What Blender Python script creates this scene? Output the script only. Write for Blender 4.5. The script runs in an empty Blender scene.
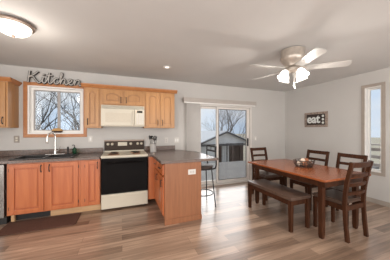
import bpy, bmesh, math, random
from mathutils import Vector, Matrix
random.seed(7)
S = bpy.context.scene
COL = S.collection
R = math.radians
PI = math.pi

# ------------------------------------------------------------------ camera
YAW = 0.3687
CAMH = 1.348
cd = bpy.data.cameras.new('camera')
cam = bpy.data.objects.new('camera', cd)
COL.objects.link(cam)
cam.location = (0, 0, CAMH)
cam.rotation_euler = (PI/2, 0, -YAW)
cd.sensor_fit = 'HORIZONTAL'
cd.sensor_width = 36
cd.lens = 188.67/390*36
cd.clip_start = 0.05
S.camera = cam
S.view_settings.view_transform = 'Standard'
S.view_settings.look = 'None'
S.view_settings.gamma = 1
S.view_settings.use_curve_mapping = False
S.view_settings.exposure = 0.32

# ------------------------------------------------------------------ sky
W = bpy.data.worlds.new('sky')
S.world = W
W.use_nodes = True
wt = W.node_tree
for n in list(wt.nodes):
    wt.nodes.remove(n)
wo = wt.nodes.new('ShaderNodeOutputWorld')
wb = wt.nodes.new('ShaderNodeBackground')
tc = wt.nodes.new('ShaderNodeTexCoord')
mp = wt.nodes.new('ShaderNodeMapping')
mp.inputs['Scale'].default_value = (1, 1, 2.2)
nz = wt.nodes.new('ShaderNodeTexNoise')
nz.inputs['Scale'].default_value = 2.2
nz.inputs['Detail'].default_value = 5
cr = wt.nodes.new('ShaderNodeValToRGB')
cr.color_ramp.elements[0].position = 0.40
cr.color_ramp.elements[0].color = (0.62, 0.76, 0.95, 1)
cr.color_ramp.elements[1].position = 0.62
cr.color_ramp.elements[1].color = (0.88, 0.90, 0.93, 1)
wt.links.new(tc.outputs['Generated'], mp.inputs['Vector'])
wt.links.new(mp.outputs[0], nz.inputs['Vector'])
wt.links.new(nz.outputs['Fac'], cr.inputs['Fac'])
wt.links.new(cr.outputs['Color'], wb.inputs['Color'])
wb.inputs['Strength'].default_value = 0.80
wt.links.new(wb.outputs[0], wo.inputs['Surface'])

# ------------------------------------------------------------------ lights
def light(name, kind, loc, power, col=(1, 1, 1), size=0.1, rot=(0, 0, 0), sy=None):
    d = bpy.data.lights.new(name, kind)
    d.energy = power
    d.color = col
    if kind == 'AREA':
        d.size = size
        if sy:
            d.shape = 'RECTANGLE'
            d.size_y = sy
    elif kind == 'SUN':
        d.angle = size
    else:
        d.shadow_soft_size = size
    o = bpy.data.objects.new(name, d)
    o.location = loc
    o.rotation_euler = rot
    COL.objects.link(o)
    return o

# added soft fill behind and left of the camera, no source modelled there
light('rear_fill_light', 'AREA', (0.6, -2.1, 1.25), 158, (1, 0.985, 0.97), 6.6, (R(94), 0, 0), 2.2)
light('side_fill_light', 'AREA', (-2.9, 0.2, 1.4), 55, (1, 0.985, 0.97), 2.2, (0, R(-90), 0), 1.5)

# broad bright sky glow coming from beyond the patio and the side window
sd = Vector((0.50, 0.80, 0.62))
light('sun', 'SUN', (5, 9, 8), 2.7, (1, 0.97, 0.94), R(50), sd.to_track_quat('Z', 'Y').to_euler())

# ------------------------------------------------------------------ materials
MATS = {}
def newmat(name):
    m = bpy.data.materials.new(name)
    m.use_nodes = True
    MATS[name] = m
    return m, m.node_tree, m.node_tree.nodes['Principled BSDF']

def plain(name, col, rough=0.5, metal=0, spec=0.5, emit=None, es=0, var=0.06, scale=9, bump=0, coat=0):
    m, t, b = newmat(name)
    b.inputs['Roughness'].default_value = rough
    b.inputs['Metallic'].default_value = metal
    b.inputs['Specular IOR Level'].default_value = spec
    b.inputs['Coat Weight'].default_value = coat
    tx = t.nodes.new('ShaderNodeTexCoord')
    n = t.nodes.new('ShaderNodeTexNoise')
    n.inputs['Scale'].default_value = scale
    n.inputs['Detail'].default_value = 4
    r = t.nodes.new('ShaderNodeValToRGB')
    r.color_ramp.elements[0].position = 0.3
    r.color_ramp.elements[1].position = 0.7
    r.color_ramp.elements[0].color = tuple(c*(1-var) for c in col)+(1,)
    r.color_ramp.elements[1].color = tuple(min(1, c*(1+var)) for c in col)+(1,)
    t.links.new(tx.outputs['Object'], n.inputs['Vector'])
    t.links.new(n.outputs['Fac'], r.inputs['Fac'])
    t.links.new(r.outputs['Color'], b.inputs['Base Color'])
    if bump:
        bp = t.nodes.new('ShaderNodeBump')
        bp.inputs['Strength'].default_value = bump
        bp.inputs['Distance'].default_value = 0.004
        t.links.new(n.outputs['Fac'], bp.inputs['Height'])
        t.links.new(bp.outputs[0], b.inputs['Normal'])
    if emit:
        b.inputs['Emission Color'].default_value = emit+(1,)
        b.inputs['Emission Strength'].default_value = es
    return m

def wood(name, a, c, rough=0.4, stretch=(14, 14, 1.2), scale=2.5, coat=0.0, spec=0.5):
    m, t, b = newmat(name)
    b.inputs['Roughness'].default_value = rough
    b.inputs['Coat Weight'].default_value = coat
    b.inputs['Coat Roughness'].default_value = 0.2
    b.inputs['Specular IOR Level'].default_value = spec
    tx = t.nodes.new('ShaderNodeTexCoord')
    mpn = t.nodes.new('ShaderNodeMapping')
    mpn.inputs['Scale'].default_value = stretch
    n = t.nodes.new('ShaderNodeTexNoise')
    n.inputs['Scale'].default_value = scale
    n.inputs['Detail'].default_value = 6
    n.inputs['Distortion'].default_value = 0.6
    r = t.nodes.new('ShaderNodeValToRGB')
    r.color_ramp.elements[0].position = 0.3
    r.color_ramp.elements[1].position = 0.7
    r.color_ramp.elements[0].color = a+(1,)
    r.color_ramp.elements[1].color = c+(1,)
    t.links.new(tx.outputs['Object'], mpn.inputs['Vector'])
    t.links.new(mpn.outputs[0], n.inputs['Vector'])
    t.links.new(n.outputs['Fac'], r.inputs['Fac'])
    t.links.new(r.outputs['Color'], b.inputs['Base Color'])
    return m

plain('wall_paint', (0.535, 0.515, 0.49), 0.75, var=0.015, scale=3, bump=0.05)
plain('ceiling_paint', (0.64, 0.63, 0.615), 0.85, var=0.015, scale=3, bump=0.1)
wood('maple', (0.37, 0.172, 0.053), (0.455, 0.225, 0.076), 0.38, (9, 9, 0.8), coat=0.15)
wood('red_maple', (0.41, 0.105, 0.029), (0.50, 0.150, 0.048), 0.38, (9, 9, 0.8), coat=0.15)  # same maple as the uppers, warm lamp cast put into the colour
wood('red_maple_groove', (0.36, 0.085, 0.026), (0.43, 0.115, 0.036), 0.4, (9, 9, 0.8))  # darker copy for door recesses, groove shade put into the colour
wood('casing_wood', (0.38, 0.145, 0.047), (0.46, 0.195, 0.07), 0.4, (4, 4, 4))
wood('maple_groove', (0.33, 0.15, 0.052), (0.40, 0.195, 0.073), 0.4, (9, 9, 0.8))  # maple darkened for door recesses, shade held in the tone
wood('panel_veneer', (0.235, 0.090, 0.038), (0.30, 0.120, 0.052), 0.5, (14, 14, 0.9))
wood('pale_board', (0.50, 0.30, 0.15), (0.60, 0.38, 0.20), 0.55, (1, 12, 12))
wood('dark_wood', (0.034, 0.0125, 0.006), (0.072, 0.026, 0.012), 0.40, (12, 12, 1.5), coat=0.0, spec=0.18)
wood('table_top_wood', (0.22, 0.058, 0.019), (0.33, 0.098, 0.034), 0.25, (14, 1.0, 14), coat=0.15, spec=0.4)
plain('brown_leather', (0.092, 0.056, 0.041), 0.33, spec=0.35, var=0.15, scale=20, bump=0.2)
plain('stool_vinyl', (0.05, 0.034, 0.027), 0.55, var=0.15, scale=20)
plain('white_paint', (0.80, 0.78, 0.75), 0.45, var=0.02)
plain('taupe_trim', (0.36, 0.31, 0.265), 0.5, var=0.05)
plain('door_frame_paint', (0.70, 0.66, 0.62), 0.45, var=0.02)
plain('sash_grey', (0.36, 0.335, 0.32), 0.45, var=0.03)
plain('almond', (0.57, 0.52, 0.42), 0.32, var=0.02)
plain('almond_dark', (0.52, 0.46, 0.36), 0.3, var=0.06, scale=60)
plain('black_gloss', (0.006, 0.005, 0.005), 0.12, var=0.1, spec=0.06)
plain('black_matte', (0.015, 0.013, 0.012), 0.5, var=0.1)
plain('black_iron', (0.02, 0.018, 0.018), 0.4, metal=0.3, var=0.1)
plain('brown_panel', (0.05, 0.034, 0.026), 0.5, spec=0.15, var=0.15, scale=30)
plain('stainless', (0.24, 0.225, 0.21), 0.3, metal=0.9, var=0.05)
plain('crock_glaze', (0.58, 0.56, 0.54), 0.3, metal=0.2)
plain('nickel', (0.75, 0.73, 0.70), 0.22, metal=0.85, var=0.03)
plain('bronze', (0.24, 0.18, 0.145), 0.4, metal=0.5, var=0.1)
plain('rust_pan', (0.42, 0.20, 0.10), 0.35, metal=0.3, var=0.2, scale=30)
plain('counter_laminate', (0.125, 0.082, 0.064), 0.25, var=0.35, scale=45)
plain('sink_composite', (0.025, 0.022, 0.022), 0.35, var=0.2, scale=60)
plain('rug_fibre', (0.095, 0.04, 0.025), 0.95, var=0.25, scale=120, bump=0.6)
plain('blind_vinyl', (0.82, 0.79, 0.76), 0.6, var=0.02)
plain('valance_vinyl', (0.42, 0.375, 0.34), 0.55, var=0.04)
plain('fan_blade_white', (0.53, 0.51, 0.48), 0.45, var=0.03)
plain('fan_metal', (0.50, 0.44, 0.38), 0.35, metal=0.5, var=0.12, scale=20)
plain('sign_pale', (0.50, 0.48, 0.45), 0.5, metal=0.1, var=0.1, scale=25)
plain('sign_dark', (0.035, 0.03, 0.027), 0.5, var=0.15)
wood('frame_barnwood', (0.17, 0.125, 0.10), (0.42, 0.33, 0.27), 0.7, (9, 9, 9), 3)
plain('board_dark', (0.035, 0.022, 0.018), 0.5, var=0.3, scale=40)
plain('letter_white', (0.72, 0.74, 0.71), 0.6, var=0.06, scale=30)
plain('plate_white', (0.62, 0.59, 0.55), 0.4, var=0.01)
plain('slot_grey', (0.46, 0.43, 0.40), 0.4, var=0.02)
plain('plate_brown', (0.24, 0.205, 0.175), 0.4, metal=0.3, var=0.1)
plain('straw', (0.58, 0.34, 0.13), 0.75, var=0.3, scale=60, bump=0.4)
plain('dark_wicker', (0.06, 0.03, 0.02), 0.6, var=0.4, scale=60, bump=0.5)
plain('ball_pale', (0.62, 0.50, 0.40), 0.75, var=0.3, scale=45, bump=0.4)
plain('ball_rust', (0.30, 0.11, 0.05), 0.7, var=0.4, scale=45, bump=0.4)
plain('ball_dark', (0.10, 0.055, 0.035), 0.7, var=0.4, scale=45, bump=0.4)
plain('bark', (0.05, 0.042, 0.038), 0.9, var=0.3, scale=8)
plain('bark_pale', (0.26, 0.24, 0.23), 0.9, var=0.3, scale=8)
plain('deck_wood', (0.17, 0.16, 0.148), 0.8, var=0.15, scale=3)
plain('rail_wood', (0.50, 0.42, 0.37), 0.75, var=0.2, scale=5)
plain('post_brown', (0.09, 0.055, 0.042), 0.7, var=0.2, scale=6)
plain('shed_siding', (0.85, 0.84, 0.83), 0.7, var=0.05, scale=4)
plain('shed_roof', (0.47, 0.48, 0.50), 0.8, var=0.1, scale=10)
plain('fascia_dark', (0.13, 0.12, 0.12), 0.7, var=0.1)
plain('slat_white', (0.86, 0.85, 0.84), 0.7, var=0.05)
plain('grass', (0.34, 0.30, 0.22), 0.95, var=0.2, scale=1.5)
plain('hill', (0.30, 0.32, 0.30), 0.95, var=0.15, scale=0.05)
plain('utensil_dark', (0.022, 0.02, 0.02), 0.4, var=0.1)
plain('lamp_glass', (0.85, 0.82, 0.76), 0.3, emit=(1.0, 0.93, 0.82), es=1.0, var=0.01)
plain('bulb_glass', (0.9, 0.88, 0.84), 0.3, emit=(1.0, 0.96, 0.90), es=1.3, var=0.01)

def glass(name, tint, alpha=0.06, rough=0.02):
    m, t, b = newmat(name)
    t.nodes.remove(b)
    out = t.nodes['Material Output']
    tr = t.nodes.new('ShaderNodeBsdfTransparent')
    tr.inputs[0].default_value = tint+(1,)
    gl = t.nodes.new('ShaderNodeBsdfGlossy')
    gl.inputs['Roughness'].default_value = rough
    mx = t.nodes.new('ShaderNodeMixShader')
    fr = t.nodes.new('ShaderNodeFresnel')
    fr.inputs['IOR'].default_value = 1.35
    t.links.new(fr.outputs[0], mx.inputs['Fac'])
    t.links.new(tr.outputs[0], mx.inputs[1])
    t.links.new(gl.outputs[0], mx.inputs[2])
    t.links.new(mx.outputs[0], out.inputs['Surface'])
    return m
glass('window_glass', (0.97, 0.98, 0.98))
glass('screen_glass', (0.86, 0.86, 0.86))
glass('green_glass', (0.30, 0.62, 0.45), rough=0.1)

# plank floor
m, t, b = newmat('floor_planks')
tx = t.nodes.new('ShaderNodeTexCoord')
br = t.nodes.new('ShaderNodeTexBrick')
br.inputs['Scale'].default_value = 1
br.inputs['Brick Width'].default_value = 1.22
br.inputs['Row Height'].default_value = 0.118
br.inputs['Mortar Size'].default_value = 0.0012
br.inputs['Color1'].default_value = (0.47, 0.335, 0.245, 1)
br.inputs['Color2'].default_value = (0.155, 0.096, 0.064, 1)
br.inputs['Mortar'].default_value = (0.10, 0.062, 0.042, 1)
br.inputs['Bias'].default_value = -0.1
br.offset = 0.37
mpn = t.nodes.new('ShaderNodeMapping')
mpn.inputs['Scale'].default_value = (0.9, 13, 1)
n = t.nodes.new('ShaderNodeTexNoise')
n.inputs['Scale'].default_value = 2.0
n.inputs['Detail'].default_value = 6
n.inputs['Distortion'].default_value = 0.5
rp = t.nodes.new('ShaderNodeValToRGB')
rp.color_ramp.elements[0].position = 0.28
rp.color_ramp.elements[0].color = (0.60, 0.57, 0.55, 1)
rp.color_ramp.elements[1].position = 0.72
rp.color_ramp.elements[1].color = (1.25, 1.22, 1.2, 1)
mx = t.nodes.new('ShaderNodeMix')
mx.data_type = 'RGBA'
mx.blend_type = 'MULTIPLY'
mx.inputs['Factor'].default_value = 1
t.links.new(tx.outputs['Object'], br.inputs['Vector'])
t.links.new(tx.outputs['Object'], mpn.inputs['Vector'])
t.links.new(mpn.outputs[0], n.inputs['Vector'])
t.links.new(n.outputs['Fac'], rp.inputs['Fac'])
t.links.new(br.outputs['Color'], mx.inputs['A'])
t.links.new(rp.outputs['Color'], mx.inputs['B'])
t.links.new(mx.outputs['Result'], b.inputs['Base Color'])
b.inputs['Roughness'].default_value = 0.30
b.inputs['Specular IOR Level'].default_value = 0.8
b.inputs['Coat Weight'].default_value = 0.35
b.inputs['Coat Roughness'].default_value = 0.22

# ------------------------------------------------------------------ mesh helpers
class MB:
    def __init__(s):
        s.bm = bmesh.new()
    def box(s, x0, x1, y0, y1, z0, z1, bev=0.0):
        v = [s.bm.verts.new((x, y, z)) for x in (x0, x1) for y in (y0, y1) for z in (z0, z1)]
        f = [s.bm.faces.new([v[i] for i in q]) for q in
             ((0, 1, 3, 2), (4, 6, 7, 5), (0, 4, 5, 1), (2, 3, 7, 6), (0, 2, 6, 4), (1, 5, 7, 3))]
        if bev:
            es = list({e for q in f for e in q.edges})
            bmesh.ops.bevel(s.bm, geom=es, offset=bev, segments=2, affect='EDGES', profile=0.6)
        return s
    def bar(s, a, b, w, d, w2=None, d2=None, up=(0, 1, 0)):
        a, b = Vector(a), Vector(b)
        ax = (b-a).normalized()
        u = Vector(up)
        r = ax.cross(u)
        if r.length < 1e-4:
            r = ax.cross(Vector((1, 0, 0)))
        r.normalize()
        u = r.cross(ax)
        w2 = w if w2 is None else w2
        d2 = d if d2 is None else d2
        vs = []
        for p, ww, dd in ((a, w, d), (b, w2, d2)):
            for i, j in ((-1, -1), (1, -1), (1, 1), (-1, 1)):
                vs.append(s.bm.verts.new(p+r*(i*ww/2)+u*(j*dd/2)))
        for q in ((3, 2, 1, 0), (4, 5, 6, 7), (0, 1, 5, 4), (1, 2, 6, 5), (2, 3, 7, 6), (3, 0, 4, 7)):
            s.bm.faces.new([vs[i] for i in q])
        return s
    def sweep(s, pts, w, d, side=(1, 0, 0)):
        """rectangular section swept along pts; w along side, d across"""
        pts = [Vector(p) for p in pts]
        sd = Vector(side).normalized()
        rings = []
        for i, p in enumerate(pts):
            tan = (pts[min(i+1, len(pts)-1)]-pts[max(i-1, 0)]).normalized()
            nrm = tan.cross(sd).normalized()
            rings.append([s.bm.verts.new(p+sd*(a*w/2)+nrm*(c*d/2)) for a, c in ((-1, -1), (1, -1), (1, 1), (-1, 1))])
        for r0, r1 in zip(rings, rings[1:]):
            for k in range(4):
                s.bm.faces.new((r0[k], r0[(k+1) % 4], r1[(k+1) % 4], r1[k]))
        s.bm.faces.new(rings[0][::-1])
        s.bm.faces.new(rings[-1])
        return s
    def tube(s, pts, rad, n=8, closed=False):
        pts = [Vector(p) for p in pts]
        rads = rad if isinstance(rad, (list, tuple)) else [rad]*len(pts)
        rings = []
        L = len(pts)
        prev = None
        for i, p in enumerate(pts):
            if closed:
                tan = (pts[(i+1) % L]-pts[i-1]).normalized()
            else:
                tan = (pts[min(i+1, L-1)]-pts[max(i-1, 0)])
                tan = tan.normalized() if tan.length > 1e-7 else Vector((0, 0, 1))
            if prev is None:
                ref = Vector((0, 0, 1)) if abs(tan.z) < 0.9 else Vector((1, 0, 0))
                u = tan.cross(ref).normalized()
            else:
                u = (prev-tan*prev.dot(tan))
                u = u.normalized() if u.length > 1e-6 else tan.orthogonal().normalized()
            prev = u
            v = tan.cross(u)
            rings.append([s.bm.verts.new(p+(u*math.cos(2*PI*k/n)+v*math.sin(2*PI*k/n))*rads[i]) for k in range(n)])
        pr = list(zip(rings, rings[1:]))
        if closed:
            pr.append((rings[-1], rings[0]))
        for r0, r1 in pr:
            for k in range(n):
                s.bm.faces.new((r0[k], r0[(k+1) % n], r1[(k+1) % n], r1[k]))
        if not closed:
            s.bm.faces.new(rings[0][::-1])
            s.bm.faces.new(rings[-1])
        return s
    def lathe(s, prof, c=(0, 0, 0), n=24, M=None, sx=1, sy=1):
        rings = []
        for r, z in prof:
            ring = []
            for k in range(n):
                p = Vector((r*sx*math.cos(2*PI*k/n), r*sy*math.sin(2*PI*k/n), z))
                if M is not None:
                    p = M @ p
                ring.append(s.bm.verts.new(p+Vector(c)))
            rings.append(ring)
        for r0, r1 in zip(rings, rings[1:]):
            for k in range(n):
                s.bm.faces.new((r0[k], r0[(k+1) % n], r1[(k+1) % n], r1[k]))
        s.bm.faces.new(rings[0][::-1])
        s.bm.faces.new(rings[-1])
        return s
    def prism(s, poly, axis, a, b, bev=0):
        """poly 2D extruded along axis from a to b. axis 'x': (y,z); 'y': (x,z); 'z': (x,y)"""
        def P(u, v, w):
            return {'x': (w, u, v), 'y': (u, w, v), 'z': (u, v, w)}[axis]
        A = [s.bm.verts.new(P(u, v, a)) for u, v in poly]
        B = [s.bm.verts.new(P(u, v, b)) for u, v in poly]
        fs = [s.bm.faces.new(A[::-1]), s.bm.faces.new(B)]
        L = len(poly)
        for k in range(L):
            fs.append(s.bm.faces.new((A[k], A[(k+1) % L], B[(k+1) % L], B[k])))
        if bev:
            es = list({e for f in fs[:2] for e in f.edges})
            bmesh.ops.bevel(s.bm, geom=es, offset=bev, segments=2, affect='EDGES')
        return s
    def sphere(s, c, r, sub=2, sc=(1, 1, 1)):
        g = bmesh.ops.create_icosphere(s.bm, subdivisions=sub, radius=r)
        for v in g['verts']:
            v.co = Vector((v.co.x*sc[0], v.co.y*sc[1], v.co.z*sc[2]))+Vector(c)
        return s
    def build(s, name, mat, parent=None, smooth=False):
        bmesh.ops.recalc_face_normals(s.bm, faces=s.bm.faces[:])
        me = bpy.data.meshes.new(name)
        s.bm.to_mesh(me)
        s.bm.free()
        o = bpy.data.objects.new(name, me)
        COL.objects.link(o)
        me.materials.append(MATS[mat])
        if smooth:
            for p in me.polygons:
                p.use_smooth = True
            try:
                me.set_sharp_from_angle(angle=R(40))
            except Exception:
                pass
        if parent:
            o.parent = parent
        return o

def tag(o, label=None, cat=None, group=None, kind=None):
    if label: o['label'] = label
    if cat: o['category'] = cat
    if group: o['group'] = group
    if kind: o['kind'] = kind
    return o
def thing(name, label, cat, loc=(0, 0, 0), rz=0, group=None):
    o = bpy.data.objects.new(name, None)
    o.empty_display_size = 0.1
    COL.objects.link(o)
    o.location = loc
    o.rotation_euler = (0, 0, rz)
    return tag(o, label, cat, group)
def copy_tree(o, parent=None):
    c = o.copy()
    COL.objects.link(c)
    if parent: c.parent = parent
    for ch in list(o.children):
        copy_tree(ch, c)
    return c
def struct(o, label=None):
    o['kind'] = 'structure'
    if label: o['label'] = label
    return o
def smoothpts(pts, k=6):
    P = [Vector(p) for p in pts]
    P = [P[0]*2-P[1]]+P+[P[-1]*2-P[-2]]
    out = []
    for i in range(1, len(P)-2):
        a, b, c, d = P[i-1:i+3]
        for j in range(k):
            u = j/k
            out.append(0.5*((2*b)+(c-a)*u+(2*a-5*b+4*c-d)*u*u+(3*b-a-3*c+d)*u**3))
    out.append(P[-2])
    return out

# ------------------------------------------------------------------ room shell
D = 4.096      # back wall
WX = 4.345     # right wall
LX = -3.0      # left wall
RY = -2.3      # rear wall
H = 2.44
T = 0.14       # wall thickness
struct(MB().box(LX-T, WX+T, RY-T, D+T, -0.15, 0).build('floor', 'floor_planks'), 'grey brown wood plank floor')
struct(MB().box(LX-T, WX+T, RY-T, D+T, H, H+0.12).build('ceiling', 'ceiling_paint'), 'pale grey ceiling')
# window and door openings
KX0, KX1, KZ0, KZ1 = -1.525, -0.682, 1.275, 2.125
DX0, DX1, DZ1 = 1.44, 3.17, 1.965
w = MB()
w.box(LX-T, KX0, D, D+T, 0, H).box(KX0, KX1, D, D+T, 0, KZ0).box(KX0, KX1, D, D+T, KZ1, H)
w.box(KX1, DX0, D, D+T, 0, H).box(DX0, DX1, D, D+T, DZ1, H).box(DX1, WX+T, D, D+T, 0, H)
struct(w.build('wall_back', 'wall_paint'), 'greige kitchen back wall')
RY0, RY1, RZ0, RZ1 = 1.95, 2.20, 0.575, 2.15
w = MB()
w.box(WX, WX+T, RY-T, RY0, 0, H).box(WX, WX+T, RY0, RY1, 0, RZ0).box(WX, WX+T, RY0, RY1, RZ1, H).box(WX, WX+T, RY1, D, 0, H)
struct(w.build('wall_right', 'wall_paint'), 'greige dining wall')
struct(MB().box(LX-T, LX, RY-T, D, 0, H).build('wall_left', 'wall_paint'))
struct(MB().box(LX, WX, RY-T, RY, 0, H).build('wall_rear', 'wall_paint'))
for nm, bb in (('baseboard_right', (WX-0.013, WX, RY, D, 0, 0.085)), ('baseboard_back', (DX1+0.06, WX-0.014, D-0.013, D, 0, 0.085))):
    struct(MB().box(*bb, bev=0.003).build(nm, 'taupe_trim'))

# kitchen window
win = struct(MB().box(KX0-0.058, KX1+0.058, D-0.02, D, KZ1, KZ1+0.058, 0.004)
             .box(KX0-0.058, KX1+0.058, D-0.02, D, KZ0-0.058, KZ0, 0.004)
             .box(KX0-0.058, KX0, D-0.02, D, KZ0, KZ1, 0.004).box(KX1, KX1+0.058, D-0.02, D, KZ0, KZ1, 0.004)
             .build('window_1', 'casing_wood'), 'kitchen window with honey wood casing above the sink')
MB().box(KX0, KX0+0.022, D-0.01, D+T, KZ0, KZ1).box(KX1-0.022, KX1, D-0.01, D+T, KZ0, KZ1)\
    .box(KX0+0.022, KX1-0.022, D-0.01, D+T, KZ0, KZ0+0.022).box(KX0+0.022, KX1-0.022, D-0.01, D+T, KZ1-0.022, KZ1).build('jamb', 'white_paint', win)
def rectframe(m, x0, x1, z0, z1, y0, y1, w_):
    return m.box(x0, x0+w_, y0, y1, z0, z1).box(x1-w_, x1, y0, y1, z0, z1).box(x0+w_, x1-w_, y0, y1, z0, z0+w_).box(x0+w_, x1-w_, y0, y1, z1-w_, z1)
rectframe(MB(), KX0+0.022, KX1-0.022, KZ0+0.022, KZ1-0.022, D+0.05, D+0.11, 0.04).build('vinyl_frame', 'white_paint', win)
q = rectframe(MB(), KX0+0.062, KX1-0.062, KZ0+0.062, KZ1-0.062, D+0.07, D+0.105, 0.013)
q.box(-1.112, -1.072, D+0.062, D+0.105, KZ0+0.075, KZ1-0.075).build('sash', 'sash_grey', win)
MB().box(KX0+0.075, -1.112, D+0.085, D+0.091, KZ0+0.075, KZ1-0.075).build('pane', 'window_glass', win)
MB().box(-1.072, KX1-0.075, D+0.085, D+0.091, KZ0+0.075, KZ1-0.075).build('pane', 'window_glass', win)

# tall narrow window in the right wall
win = struct(MB().box(WX-0.018, WX, RY0-0.055, RY1+0.055, RZ1, RZ1+0.055, 0.003).box(WX-0.018, WX, RY0-0.055, RY1+0.055, RZ0-0.055, RZ0, 0.003)
             .box(WX-0.018, WX, RY0-0.055, RY0, RZ0, RZ1, 0.003).box(WX-0.018, WX, RY1, RY1+0.055, RZ0, RZ1, 0.003)
             .build('window_2', 'taupe_trim'), 'tall narrow window with taupe casing')
MB().box(WX-0.008, WX+T, RY0, RY0+0.015, RZ0, RZ1).box(WX-0.008, WX+T, RY1-0.015, RY1, RZ0, RZ1)\
    .box(WX-0.008, WX+T, RY0+0.015, RY1-0.015, RZ0, RZ0+0.015).box(WX-0.008, WX+T, RY0+0.015, RY1-0.015, RZ1-0.015, RZ1).build('jamb', 'white_paint', win)
MB().box(WX+0.08, WX+0.12, RY0+0.015, RY0+0.035, RZ0+0.015, RZ1-0.015).box(WX+0.08, WX+0.12, RY1-0.035, RY1-0.015, RZ0+0.015, RZ1-0.015)\
    .box(WX+0.08, WX+0.12, RY0+0.035, RY1-0.035, RZ0+0.015, RZ0+0.04).box(WX+0.08, WX+0.12, RY0+0.035, RY1-0.035, RZ1-0.04, RZ1-0.015).build('sash', 'white_paint', win)
MB().box(WX+0.098, WX+0.102, RY0+0.035, RY1-0.035, RZ0+0.04, RZ1-0.04).build('pane', 'window_glass', win)

# sliding patio door
door = struct(MB().box(DX0, DX0+0.04, D-0.012, D+0.13, 0, DZ1, 0.003).box(DX1-0.04, DX1, D-0.012, D+0.13, 0, DZ1, 0.003)
              .box(DX0+0.04, DX1-0.04, D-0.012, D+0.13, DZ1-0.045, DZ1, 0.003).box(DX0+0.04, DX1-0.04, D-0.005, D+0.13, 0, 0.03, 0.003)
              .build('door_1', 'door_frame_paint'), 'sliding glass patio door')
def leaf(x0, x1, y, gm, name, wl, wr):
    z0, z1 = 0.035, DZ1-0.05
    o = MB().box(x0, x0+wl, y, y+0.035, z0, z1, 0.003).box(x1-wr, x1, y, y+0.035, z0, z1, 0.003)\
        .box(x0+wl, x1-wr, y, y+0.035, z0, z0+0.075, 0.003).box(x0+wl, x1-wr, y, y+0.035, z1-0.05, z1, 0.003).build(name, 'door_frame_paint', door)
    MB().box(x0+wl, x1-wr, y+0.014, y+0.02, z0+0.075, z1-0.05).build('pane', gm, o)
    return o, z0+0.075, z1-0.05
leaf(DX0+0.045, 2.225, D+0.075, 'window_glass', 'fixed_leaf', 0.06, 0.05)
lf, z0, z1 = leaf(2.165, DX1-0.045, D+0.03, 'screen_glass', 'sliding_leaf', 0.05, 0.09)
x0, x1, y = 2.215, DX1-0.135, D+0.026
MB().box(x0, x0+0.012, y, y+0.01, z0, z1).box(x1-0.012, x1, y, y+0.01, z0, z1)\
    .box(x0+0.012, x1-0.012, y, y+0.01, z0, z0+0.012).box(x0+0.012, x1-0.012, y, y+0.01, z1-0.012, z1).build('gasket', 'black_matte', lf)
MB().box(DX1-0.118, DX1-0.088, D-0.004, D+0.029, 0.93, 1.13, 0.005).build('door_handle', 'black_iron', lf)

# ------------------------------------------------------------------ outside
struct(MB().box(-60, 90, D+0.5, 120, -2.0, -1.5).box(WX+0.4, 90, -40, D+0.5, -2.0, -1.5).build('ground', 'grass'), 'winter lawn outside')
dk = MB()
for k in range(22):
    y = D+0.2+k*0.145
    dk.box(0.4, 9.4, y, y+0.137, -0.14, -0.10)
dk.box(0.4, 9.4, D+0.2, D+0.24, -0.35, -0.145).box(0.4, 9.4, 7.44, 7.48, -0.35, -0.145)
struct(dk.build('deck', 'deck_wood'), 'grey weathered timber deck')
dk = MB()
for k in range(20):
    x = WX+0.25+k*0.145
    dk.box(x, x+0.137, 0.2, 4.2, -0.14, -0.10)
struct(dk.build('side_deck', 'deck_wood'), 'timber deck beside the dining wall')

def railing(name, label, ax, p, a, b, z0=-0.1, nb=0):
    """railing along axis ax from a to b at coordinate p"""
    t = thing(name, label, 'railing', (p, a, z0) if ax == 'y' else (a, p, z0))
    L = b-a
    def bx(m, u0, u1, v0, v1, z0_, z1_):
        if ax == 'y': m.box(v0, v1, u0, u1, z0_, z1_)
        else: m.box(u0, u1, v0, v1, z0_, z1_)
        return m
    npst = max(2, int(L/1.5)+1)
    for k in range(npst):
        u = k*L/(npst-1)
        bx(MB(), u-0.045, u+0.045, -0.045, 0.045, 0, 1.0).build('post', 'rail_wood', t)
    bx(MB(), -0.05, L+0.05, -0.07, 0.07, 1.0, 1.035).build('top_rail', 'rail_wood', t)
    for z in (0.12, 0.36, 0.60, 0.82):
        bx(MB(), 0, L, 0.045, 0.07, z, z+0.09).build('rail_board', 'rail_wood', t)
    return t
railing('deck_railing', 'grey brown timber deck railing seen through the tall narrow window', 'y', 7.0, 0.4, 4.0)

# gabled pavilion beyond the deck
pv = thing('garden_shed', 'low gabled outbuilding with brown posts beyond the deck', 'shed', (6.3, 10.6, -1.5))
ax, ex, ez, az = 0.0, 2.05, 1.95, 2.72
MB().prism([(-1.9, ez+0.02), (1.9, ez+0.02), (ax, az-0.03)], 'y', 0.12, 0.2).build('gable_wall', 'shed_siding', pv)
rf = MB()
for sg in (-1, 1):
    rf.prism([(0, az), (sg*ex, ez-0.03), (sg*ex, ez+0.05), (0, az+0.08)], 'y', -0.05, 4.0)
rf.build('roof', 'shed_roof', pv)
fa = MB()
for sg in (-1, 1):
    fa.prism([(0, az-0.05), (sg*ex, ez-0.08), (sg*ex, ez+0.01), (0, az+0.04)], 'y', -0.08, -0.051)
fa.box(-2.0, 2.0, -0.02, 0.1, ez-0.12, ez).build('fascia', 'fascia_dark', pv)
for x in (-1.9, -0.47, 0.47, 1.12, 1.9):
    MB().box(x-0.085, x+0.085, 0, 0.17, 0, ez-0.121).build('post', 'post_brown', pv)
for x0, x1 in ((-1.81, -0.56), (-0.38, 0.38)):
    s = MB()
    nn = int((x1-x0)/0.17)
    for k in range(nn):
        xx = x0+0.02+k*(x1-x0)/nn
        s.box(xx, xx+0.095, 0.25, 0.28, 0.05, ez-0.13)
    s.box(x0, x1, 0.281, 0.31, 0.5, 0.6).build('slat_panel', 'slat_white', pv)
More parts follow.
